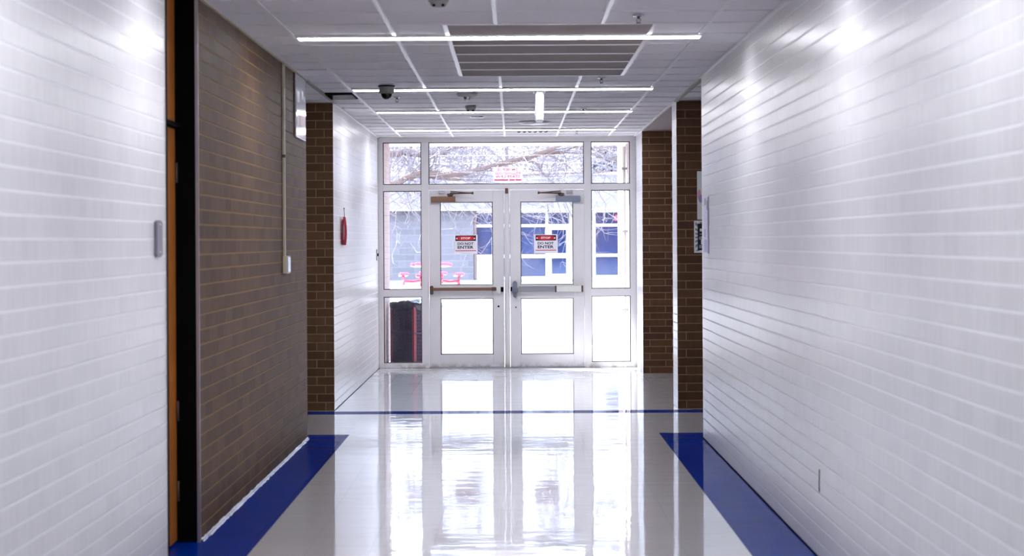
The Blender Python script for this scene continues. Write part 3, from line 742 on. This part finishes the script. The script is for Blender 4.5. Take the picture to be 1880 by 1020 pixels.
ringlet(-0.385, 16.62, 0.066, 'polished metal ring in the ceiling in front of the occupancy sensor')
ringlet(-0.354, 20.17, 0.064, 'polished metal ring in the ceiling behind the smaller smoke detector')

# exit sign seen end on
r = thing('exit_sign', (0.222, 16.8, ZC-0.26), 'slim white exit sign hung edge-on from the ceiling beyond the second light', 'exit sign')
b = MB(); b.box(0.165, 0.275, 16.60, 16.90, ZC-0.012, ZC, bev=0.003); b.build('canopy', 'steel_blue', r)
b = MB(); b.box(0.193, 0.250, 16.64, 17.02, ZC-0.245, ZC-0.012, bev=0.004); hb = b.build('housing', 'white_plastic', r)
b = MB(); b.box(0.197, 0.246, 16.636, 16.640, ZC-0.232, ZC-0.030); b.build('end_lens', 'paper', hb)
b = MB(); b.box(0.187, 0.193, 16.66, 17.00, ZC-0.235, ZC-0.03, bev=0.001); b.box(0.250, 0.256, 16.66, 17.00, ZC-0.235, ZC-0.03, bev=0.001); b.build('face_plate', 'alu', r)
r = thing('ceiling_speaker', (0.222, 21.15, ZC-0.03), 'shallow round grey ceiling plate beyond the exit sign', 'ceiling fitting')
b = MB(); b.lathe((0.222, 21.15, ZC), [(0, 0), (0.155, 0), (0.155, -0.008), (0.12, -0.022), (0.05, -0.030), (0, -0.031)], 36); b.build('plate', 'alu', r)
b = MB(); b.lathe((0.222, 21.15, ZC), [(0.158, 0), (0.160, -0.004), (0.156, -0.010), (0.150, -0.010)], 36); b.build('rim', 'white_plastic', r)
r = thing('air_vent', (0.222, 22.75, ZC), 'patterned square air vent in the ceiling closest to the entrance', 'vent')
b = MB(); b.box(0.04, 0.40, 22.58, 22.94, ZC-0.006, ZC, bev=0.002); b.build('frame', 'white_plastic', r)
for k in range(12):
    x = 0.055+0.33*k/11; b = MB()
    b.box(x-0.006, x+0.006, 22.61, 22.91, ZC-0.016, ZC-0.005, rot=Matrix.Rotation(R(4 if k % 2 else -4), 3, 'Z'))
    b.build('vane', 'rust', r)
r = thing('return_grille', (-1.41, 17.2, ZC), 'black open grille in the ceiling near the left side corridor', 'vent')
b = MB(); b.box(-1.565, -1.325, 16.90, 17.52, ZC-0.004, ZC+0.006, bev=0.002); b.build('frame', 'black', r)
b = MB()
for k in range(10): b.box(-1.555, -1.335, 16.94+k*0.058, 16.952+k*0.058, ZC-0.014, ZC-0.003)
b.build('slat', 'black_gloss', r)
r = thing('ceiling_hook', (1.02, 16.35, ZC-0.03), 'tiny white hook under the right end of the second ceiling light', 'hook')
b = MB(); b.tube([(1.07, 16.38, ZC-0.014), (1.07, 16.38, ZC-0.035), (1.085, 16.38, ZC-0.040)], 0.003, 6); b.build('wire', 'white_plastic', r)

# ------------------------------------------------------------------ outside: porch
mb = MB(); mb.box(-60, 60, DY+0.06, 140, -0.30, -0.02); ground = struct(mb, 'ground', 'concrete', label='sunlit pale concrete courtyard')
mb = MB()
for y in (27.5, 31.0, 35.6, 43.0, 52.0, 61.0): mb.box(-12, 12, y-0.012, y+0.012, -0.0205, -0.0165)
for x in (-6, -3.2, 3.6, 7): mb.box(x-0.012, x+0.012, 26, 64, -0.0205, -0.0165)
mb.build('paving_joint', 'joint', ground)
wall('wall_left', -1.95, -1.56, DY+0.07, 25.7, 'porch_brick', 'porch_brick', 'left porch wall outside the entrance', 4.2)
wall('wall_right', XR2, XR2+0.35, DY+0.07, 28.4, 'porch_brick', 'porch_brick', 'right porch wall outside the entrance, part in sun', 4.2)
mb = MB(); mb.box(XL2-0.35, XR2+0.35, DY+0.07, 26.45, ZC+0.0, ZC+0.35); struct(mb, 'ceiling', 'render', label='white soffit over the porch')
mb = MB(); mb.box(-30, XL2-0.36, DY+0.07, DY+0.5, 0, 4.4); mb.box(XR2+0.36, 30, DY+0.07, DY+0.5, 0, 4.4); mb.box(XL2-0.36, XR2+0.36, DY+0.07, DY+0.5, ZC+0.36, 4.4)
struct(mb, 'wall_front', 'brown_brick', label='outer brown brick face of the building, seen only in reflections')
r = thing('downspout', (1.365, 26.0, 0), 'thin pale downspout standing against the right porch wall', 'downspout')
b = MB(); b.tube([(1.415, 26.0, 2.70), (1.415, 26.0, 0.10), (1.37, 25.96, 0.02)], 0.022, 12); b.build('pipe', 'ext_white', r)
for z in (0.6, 1.6, 2.4):
    b = MB(); b.box(1.39, 1.455, 25.97, 26.03, z, z+0.03); b.build('strap', 'alu', r)

# litter bin
BX, BYc = -1.215, 25.32
r = thing('litter_bin', (BX, BYc, -0.02), 'dark red mesh litter bin with a black bag folded over its rim, outside left', 'litter bin')
rot = Matrix.Rotation(R(43), 3, 'Z'); S = 0.225
def bp_(x, y, z): v = rot @ Vector((x, y, 0)); return (BX+v.x, BYc+v.y, z)
for (sx, sy) in ((-1, -1), (1, -1), (1, 1), (-1, 1)):
    b = MB()
    for (ax, ay) in ((1, 0), (0, 1)):
        c0 = rot @ Vector((sx*(S-0.016*ax), sy*(S-0.016*ay), 0))
        b.box(BX+c0.x-(0.018 if ax else 0.004), BX+c0.x+(0.018 if ax else 0.004), BYc+c0.y-(0.018 if ay else 0.004), BYc+c0.y+(0.018 if ay else 0.004), -0.02, 0.72, rot=rot)
    b.build('corner_post', 'bin_red', r)
for z in (0.01, 0.36, 0.70):
    b = MB()
    for a in range(4):
        rr = Matrix.Rotation(R(43+90*a), 3, 'Z'); c0 = rr @ Vector((0, -S, 0))
        b.box(BX+c0.x-S, BX+c0.x+S, BYc+c0.y-0.004, BYc+c0.y+0.004, z, z+0.022, rot=rr)
    b.build('hoop', 'bin_mesh', r)
b = MB()
for a in range(4):                                         # expanded metal lattice
    rr = Matrix.Rotation(R(43+90*a), 3, 'Z')
    def P(u, z): v = rr @ Vector((u, -S+0.004, 0)); return (BX+v.x, BYc+v.y, z)
    nu, nz = 14, 16; du = 2*S/nu; dz = 0.70/nz
    for i in range(nu):
        for j in range(nz):
            u0, z0 = -S+i*du, 0.01+j*dz
            cc_ = [(u0, z0+dz/2), (u0+du/2, z0+dz), (u0+du, z0+dz/2), (u0+du/2, z0)]
            for k in range(4):
                p0, p1 = cc_[k], cc_[(k+1) % 4]
                b.tube([P(*p0), P(*p1)], 0.0022, 3, cap=False, smooth=False)
b.build('mesh_panel', 'bin_mesh', r)
b = MB(); c0 = (BX, BYc, 0)
b.box(BX-S+0.02, BX+S-0.02, BYc-S+0.02, BYc+S-0.02, 0.0, 0.70, rot=rot); b.build('liner', 'bin_inner', r)
b = MB(); random.seed(11); ring = []
nn = 48
for lev, (off_, z_) in enumerate(((0.008, 0.655), (0.020, 0.70), (0.016, 0.742), (-0.012, 0.756), (-0.05, 0.72), (-0.09, 0.60))):
    rg = []
    for k in range(nn):
        a = 2*math.pi*k/nn; dx_, dy_ = math.cos(a), math.sin(a); m_ = max(abs(dx_), abs(dy_)); s_ = (S+off_)/m_*(0.95 if m_ < 0.78 else 1)
        j = random.uniform(-0.006, 0.006); v = rot @ Vector((dx_*(s_+j), dy_*(s_+j), 0))
        rg.append(b.bm.verts.new((BX+v.x, BYc+v.y, z_+random.uniform(-0.012, 0.014)+(0.018*math.sin(a*2+1) if lev < 4 else 0))))
    ring.append(rg)
for a_, c_ in zip(ring, ring[1:]):
    for k in range(nn): f = b.bm.faces.new((a_[k], a_[(k+1) % nn], c_[(k+1) % nn], c_[k])); f.smooth = True
b.build('bag', 'bin_bag', r)

# ------------------------------------------------------------------ picnic table
TX, TY = -2.75, 68.0
r = thing('picnic_table', (TX, TY, -0.02), 'red picnic table with four attached benches in the courtyard', 'picnic table')
b = MB()
rt = Matrix.Rotation(R(6), 3, 'Z')
for k in range(3): 
    v = rt @ Vector((0, -0.45+0.45*k, 0)); b.box(TX+v.x-0.68+abs(k-1)*0.12, TX+v.x+0.68-abs(k-1)*0.12, TY+v.y-0.21, TY+v.y+0.21, 0.610, 0.71, bev=0.02, rot=rt)
b.build('tabletop', 'red_paint', r)
b = MB(); b.lathe((TX, TY, 0), [(0.12, -0.02), (0.09, 0.02), (0.06, 0.05), (0.06, 0.55), (0.22, 0.66)], 16); b.build('pedestal', 'red_paint', r)
for a in range(4):
    rr = Matrix.Rotation(R(6+90*a), 3, 'Z'); c0 = rr @ Vector((0, -0.92, 0))
    b = MB(); b.box(TX+c0.x-0.46, TX+c0.x+0.46, TY+c0.y-0.15, TY+c0.y+0.15, 0.290, 0.385, bev=0.02, rot=rr); be = b.build('bench', 'red_paint', r)
    b = MB()
    for s in (-0.3, 0.3):
        p = [rr @ Vector((s*0.2, -0.05, 0)), rr @ Vector((s*0.8, -0.6, 0)), rr @ Vector((s, -0.92, 0)), rr @ Vector((s, -0.95, 0))]
        b.tube([(TX+p[0].x, TY+p[0].y, 0.20), (TX+p[1].x, TY+p[1].y, 0.10), (TX+p[2].x, TY+p[2].y, 0.12), (TX+p[3].x, TY+p[3].y, 0.335)], 0.035, 8)
        b.tube([(TX+p[2].x, TY+p[2].y, 0.14), (TX+p[2].x, TY+p[2].y, -0.02)], 0.03, 8)
    b.build('bench_frame', 'red_paint', be)

r.rotation_euler = (R(-3.6), 0, 0); r.location.z = 0.04
# ------------------------------------------------------------------ building across the courtyard
FY = 80.0
def fx(px, y=FY): return (px-943)*y/3740
def fz(py, y=FY): return HC-(py-442)*y/3740
r = thing('school_building', (0, FY, -0.02), 'low violet-grey brick building with white framed windows across the courtyard', 'building')
x_w = fx(870)
b = MB(); b.box(-22, x_w, FY, FY+6, -0.02, fz(383), 'far_brick'); b.build('brick_wall', None, r)
b = MB(); b.box(-22, 22, FY-0.5, FY+6.5, fz(386), fz(321)); fs_ = b.build('fascia', 'fascia', r)
b = MB(); b.box(-22, 22, FY-0.56, FY-0.5, fz(322), fz(317)); b.box(-22, 22, FY-0.53, FY-0.5, fz(386), fz(384)); b.build('coping', 'far_panel', fs_)
b = MB(); b.box(x_w, 22, FY+0.6, FY+6, -0.02, fz(386), 'far_brick'); b.build('back_wall', None, r)
b = MB(); b.box(x_w+0.02, x_w+0.12, FY-0.02, FY+0.4, 0, fz(386)); b.build('return_edge', 'bark', r)
b = MB(); b.box(fx(875), 22, FY+0.10, FY+0.6, -0.02, fz(511)); b.build('kerb', 'far_panel', r)
fy0, fy1 = FY+0.12, FY+0.24
def bar_(mb, p0, p1, q0, q1):
    e = 0.012 if q1-q0 > p1-p0 else 0
    mb.box(fx(p0), fx(p1), fy0-e, fy1+e, fz(q1), fz(q0))
b = MB()
XB = [(875, 908), (908, 1005), (1005, 1090), (1090, 1150), (1150, 1240)]
bar_(b, 873, 1300, 385, 390.5); bar_(b, 873, 1300, 411.5, 416.5)
for p0, p1 in ((873, 875.5), (904, 909), (953, 956), (1002, 1007), (1046, 1052), (1083, 1088), (1089, 1094), (1137, 1142), (1190, 1195)): bar_(b, p0, p1, 385, 511)
bar_(b, 873, 1005, 467, 473.5); bar_(b, 1094, 1300, 466.5, 472); bar_(b, 908, 1005, 507.5, 512); bar_(b, 1094, 1300, 506, 511)
b.build('window_frame', 'ext_white', r)
def glazed(p0, p1, q0, q1, nm='window_pane', m_='far_glass'):
    b = MB(); b.box(fx(p0), fx(p1), FY+0.19, FY+0.21, fz(q1), fz(q0)); b.build(nm, m_, r)
for p0, p1 in ((875.5, 904), (909, 953), (956, 1002), (1007, 1046), (1052, 1083), (1094, 1137), (1142, 1190)): glazed(p0, p1, 390.5, 411.5)
for p0, p1 in ((875.5, 904), (909, 953), (956, 1002), (1094, 1137), (1142, 1190)): glazed(p0, p1, 416.5, 467)
glazed(875.5, 904, 473.5, 511, 'lower_panel', 'far_panel')
for p0, p1 in ((909, 953), (956, 1002), (1094, 1137), (1142, 1190)): glazed(p0, p1, 473, 507)
for (p0, p1) in ((1007, 1046), (1052, 1083)):                       # two door leaves
    b = MB()
    for q_ in ((p0, p0+6, 416.5, 511), (p1-6, p1, 416.5, 511), (p0+6, p1-6, 416.5, 422), (p0+6, p1-6, 465, 474), (p0+6, p1-6, 503, 511)): b.box(fx(q_[0]), fx(q_[1]), FY+0.08, FY+0.225, fz(q_[3]), fz(q_[2]))
    dr = b.build('door', 'ext_white', r)
    for q0, q1 in ((422, 465), (474, 503)):
        b = MB(); b.box(fx(p0+6), fx(p1-6), FY+0.16, FY+0.18, fz(q1), fz(q0)); b.build('door_glass', 'far_glass', dr)
b = MB(); b.box(fx(1088.5), fx(1090.5), FY+0.0, FY+0.12, fz(458), fz(452)); b.build('keypad', 'alu', r)
b = MB(); b.box(fx(719), fx(737), FY-0.25, FY-0.02, fz(366), fz(360)); b.box(fx(718), fx(722.5), FY-0.25, FY, fz(383), fz(360)); b.build('lamp_bracket', 'ext_white', r)
b = MB(); b.box(fx(1128), fx(1137), FY-0.3, FY-0.02, fz(406), fz(402)); b.lathe((fx(1132), FY-0.15, fz(402)), [(0, 0.16), (0.07, 0.12), (0.08, 0), (0, 0)], 12); lf = b.build('alarm_light', 'red_paint', r)

# ------------------------------------------------------------------ trees
def curve_pts(pts, n=6):
    out = []
    P_ = [Vector(p) for p in pts]; P_ = [P_[0]*2-P_[1]] + P_ + [P_[-1]*2-P_[-2]]
    for i in range(1, len(P_)-2):
        for k in range(n):
            t = k/n; a, b_, c, d = P_[i-1], P_[i], P_[i+1], P_[i+2]
            out.append(0.5*((2*b_)+(-a+c)*t+(2*a-5*b_+4*c-d)*t*t+(-a+3*b_-3*c+d)*t**3))
    out.append(P_[-2]); return out
def at(px, py, y): return ((px-943)*y/3740, y, HC-(py-442)*y/3740)
random.seed(21)
t_root = (-5.2, 36.0, -0.02)
r = thing('bare_tree', t_root, 'leafless tree with long horizontal limbs over the courtyard, seen through the transom', 'tree')
trunk = curve_pts([(-5.2, 36, -0.02), (-5.15, 36.1, 1.2), (-5.0, 36, 2.4), (-4.7, 36.1, 4.2), (-4.4, 36.4, 6.5), (-4.3, 36.5, 9.0)])
b = MB(); b.tube(trunk, [0.34-0.28*i/(len(trunk)-1) for i in range(len(trunk))], 12); b.build('trunk', 'bark', r)
limbs = [
    ([(-4.95, 36, 2.6), (-3.6, 35.5, 3.05), at(716, 281, 35), at(745, 276, 35), at(775, 283, 35), at(803, 280, 35.2), at(832, 271, 35.4), at(860, 266, 35.6), at(900, 256, 36), at(960, 240, 36.5), at(1020, 238, 37)], 0.075, 0.03),
    ([(-5.0, 36, 2.2), (-3.4, 34.5, 2.3), at(716, 337, 34), at(745, 326, 34), at(775, 317, 34), at(800, 318, 34), at(835, 319, 34), at(865, 315, 34), at(905, 304, 34), at(940, 296, 34), at(985, 284, 34), at(1020, 273, 34), at(1050, 269, 34), at(1090, 274, 34), at(1140, 268, 34.5), at(1200, 255, 35)], 0.062, 0.035),
    ([at(775, 320, 34), at(800, 325, 34.2), at(835, 328, 34.5), at(865, 330, 34.7), at(880, 336, 35)], 0.032, 0.018),
    ([at(1000, 284, 34), at(1035, 279, 34.2), at(1080, 282, 34.5), at(1110, 290, 35), at(1160, 300, 35.5)], 0.035, 0.02),
    ([at(740, 278, 35), at(752, 300, 35.5), at(768, 318, 36)], 0.022, 0.014),
    ([at(960, 292, 34), at(985, 300, 34.5), at(998, 318, 35), at(1015, 335, 35.5), at(1030, 352, 36)], 0.028, 0.014),
    ([at(930, 322, 44), at(990, 320, 44), at(1060, 318, 44), at(1120, 316, 44)], 0.03, 0.015),
    ([(-4.7, 36, 4.0), (-3, 35, 4.6), (-1, 34.5, 4.6), (1.0, 34, 5.1), (2.6, 33.6, 5.6)], 0.10, 0.03),
    ([(-4.5, 36, 5.2), (-2.8, 37.5, 5.6), (-0.6, 38.5, 5.7), (1.4, 39.5, 6.6), (3.0, 40, 7.4)], 0.09, 0.03),
    ([(-4.4, 36, 6.2), (-3.2, 35, 7.3), (-1.6, 34, 7.9), (0.4, 33.5, 8.6)], 0.08, 0.03),
]
anchors = []
for pts, r0, r1 in limbs:
    cp = curve_pts(pts); n_ = len(cp)
    rr_ = [(r0+(r1-r0)*i/(n_-1))*random.uniform(0.88, 1.14) for i in range(n_)]
    b = MB(); b.tube(cp, rr_, 9); b.build('branch', 'bark', r)
    anchors += [(cp[i], rr_[i]) for i in range(n_)]
b = MB()
def twig(mb, p, d, L_, rad, depth, n=3):
    pts = [p]; seg = 5
    for k in range(seg):
        d = (d + Vector((random.gauss(0, .22), random.gauss(0, .22), random.gauss(0, .22)))).normalized()
        pts.append(pts[-1]+d*L_/seg)
    mb.tube(pts, [rad*(1-0.75*k/seg) for k in range(seg+1)], n, cap=False, smooth=False)
    if depth > 0:
        for q_ in range(random.randint(3, 4)):
            i = random.randint(1, seg)
            d2 = (d + Vector((random.gauss(0, .8), random.gauss(0, .8), random.gauss(0.1, .7)))).normalized()
            twig(mb, pts[i], d2, L_*random.uniform(.4, .7), rad*0.55, depth-1, n)
for k in range(330):
    p, rad = random.choice(anchors)
    if abs(p.x) > 4.8: continue
    d = Vector((random.gauss(0.3, .7), random.gauss(0, .6), random.gauss(0.15, .8))).normalized()
    twig(b, Vector(p), d, random.uniform(0.6, 1.8), random.uniform(0.008, 0.018), 2)
o_ = b.build('twigs', 'twig', r); o_['kind'] = 'stuff'

# second, denser thicket of fine pale twigs further back (a shrubby tree)
r = thing('bare_shrub_tree', (6.5, 52.0, -0.02), 'fine-twigged bare tree standing behind the long limbs on the right', 'tree')
tr = curve_pts([(6.5, 52, -0.02), (6.3, 52, 1.5), (5.6, 52, 3.2), (5.0, 52, 6.0)])
b = MB(); b.tube(tr, [0.2-0.15*i/(len(tr)-1) for i in range(len(tr))], 10); b.build('trunk', 'bark', r)
b = MB(); random.seed(5)
for k in range(170):
    p = Vector((random.uniform(-4.2, 4.4), random.uniform(48, 56), random.uniform(3.1, 7.5)))
    twig(b, p, Vector((random.gauss(-0.6, .5), random.gauss(0, .5), random.gauss(-.1, .5))).normalized(), random.uniform(1.0, 2.6), random.uniform(0.010, 0.02), 2)
for k in range(8):
    z_ = 3.0+k*0.6; g_ = lambda s_: random.gauss(0, s_); b.tube(curve_pts([(5.8-0.1*k, 52, z_-0.6), (4.4, 51.5, z_+g_(.3)), (3.2, 51+k*0.3, z_+0.3+g_(.5)), (1.8, 51, z_+0.5+g_(.5)), (0.6, 50.5+k*0.4, z_+0.9+g_(.5)), (-0.6, 50+k*0.5, z_+1.5+g_(.4))]), [0.035-0.026*i/30 for i in range(31)], 5)
o_ = b.build('twigs', 'twig', r); o_['kind'] = 'stuff'

# evergreen behind the far building, right
r = thing('evergreen_tree', (5.0, 100.0, -0.02), 'dark blue-green evergreen behind the far building on the right', 'tree')
b = MB(); b.tube([(5.0, 100, -0.02), (5.0, 100, 6.8)], [0.3, 0.06], 10); b.build('trunk', 'bark', r)
b = MB(); random.seed(9)
for k in range(1700):
    z = random.uniform(3.0, 7.0); rad = (7.6-z)*0.62*math.sqrt(random.random()); a = random.uniform(0, 2*math.pi)
    p = Vector((5.0+rad*math.cos(a), 100+rad*math.sin(a), z)); d = Vector((math.cos(a), math.sin(a), -0.35)).normalized()
    s_ = random.uniform(0.14, 0.34); u = d.cross(Vector((0, 0, 1))).normalized()
    vs = [b.bm.verts.new(p-d*s_), b.bm.verts.new(p+u*s_*0.5), b.bm.verts.new(p+d*s_*1.4), b.bm.verts.new(p-u*s_*0.5)]
    b.bm.faces.new(vs)
o_ = b.build('needles', 'conifer', r); o_['kind'] = 'stuff'

# distant bare trees behind the far building
spots_ = [(-14.2, 104, 8.8), (-9.4, 118, 9.6), (-5.2, 103, 8.6), (-0.4, 117, 9.6), (4.4, 132, 10.4), (8.6, 120, 9.3)]
names2 = ['leftmost of the distant bare trees behind the far building, hidden by the porch wall', 'distant bare tree behind the far building, second from the left', 'distant bare tree behind the far building, above the brick wall left of the doors',
          'distant bare tree behind the far building, above the middle of the double doors', 'distant bare tree behind the far building, above the right door', 'rightmost of the distant bare trees, beside the evergreen']
for (x_, y_, h_), nm in zip(spots_, names2):
    random.seed(int(x_*10)+500)
    r = thing('distant_tree', (x_, y_, -0.02), nm, 'tree', 'distant bare trees behind the far building')
    b = MB(); b.tube([(x_, y_, -0.02), (x_+0.1, y_, h_*0.35), (x_, y_, h_*0.8)], [0.28, 0.2, 0.06], 8); b.build('trunk', 'bark', r)
    b = MB()
    for k in range(400):
        a = random.uniform(0, 2*math.pi); z_ = random.uniform(3.0, h_); rad = 3.0*math.sqrt(random.random())*(1-0.35*abs(z_-h_*0.6)/h_)
        p = Vector((x_+rad*math.cos(a), y_+rad*math.sin(a), z_))
        twig(b, p, Vector((math.cos(a), math.sin(a), random.gauss(.3, .6))).normalized(), random.uniform(1.0, 2.2), random.uniform(0.03, 0.05), 1)
    b.build('twigs', 'twig', r)['kind'] = 'stuff'

# flat grey patches and fallen leaf in the courtyard
def patch(x, y, label):
    r = thing('grey_patch', (x, y, -0.02), label, 'drain grate', 'grey patches on the concrete')
    b = MB(); b.box(x-0.17, x+0.17, y-0.55, y+0.55, -0.022, -0.012, bev=0.002); b.build('plate', 'ink_grey', r)
    return r
patch(-1.28, 40.0, 'far grey rectangular patch on the concrete outside the left door')
patch(-1.22, 36.3, 'near grey rectangular patch on the concrete outside the left door')
r = thing('fallen_leaf', (0.46, 29.2, -0.02), 'small reddish scrap on the concrete outside the right door', 'leaf')
b = MB()
for k in range(5):
    x = 0.40+0.035*k; b.poly([(x, 29.1, -0.018), (x+0.03, 29.15, -0.014), (x+0.02, 29.35, -0.010), (x-0.01, 29.25, -0.016)], 0.002)
b.build('blade', 'ink_pink', r)
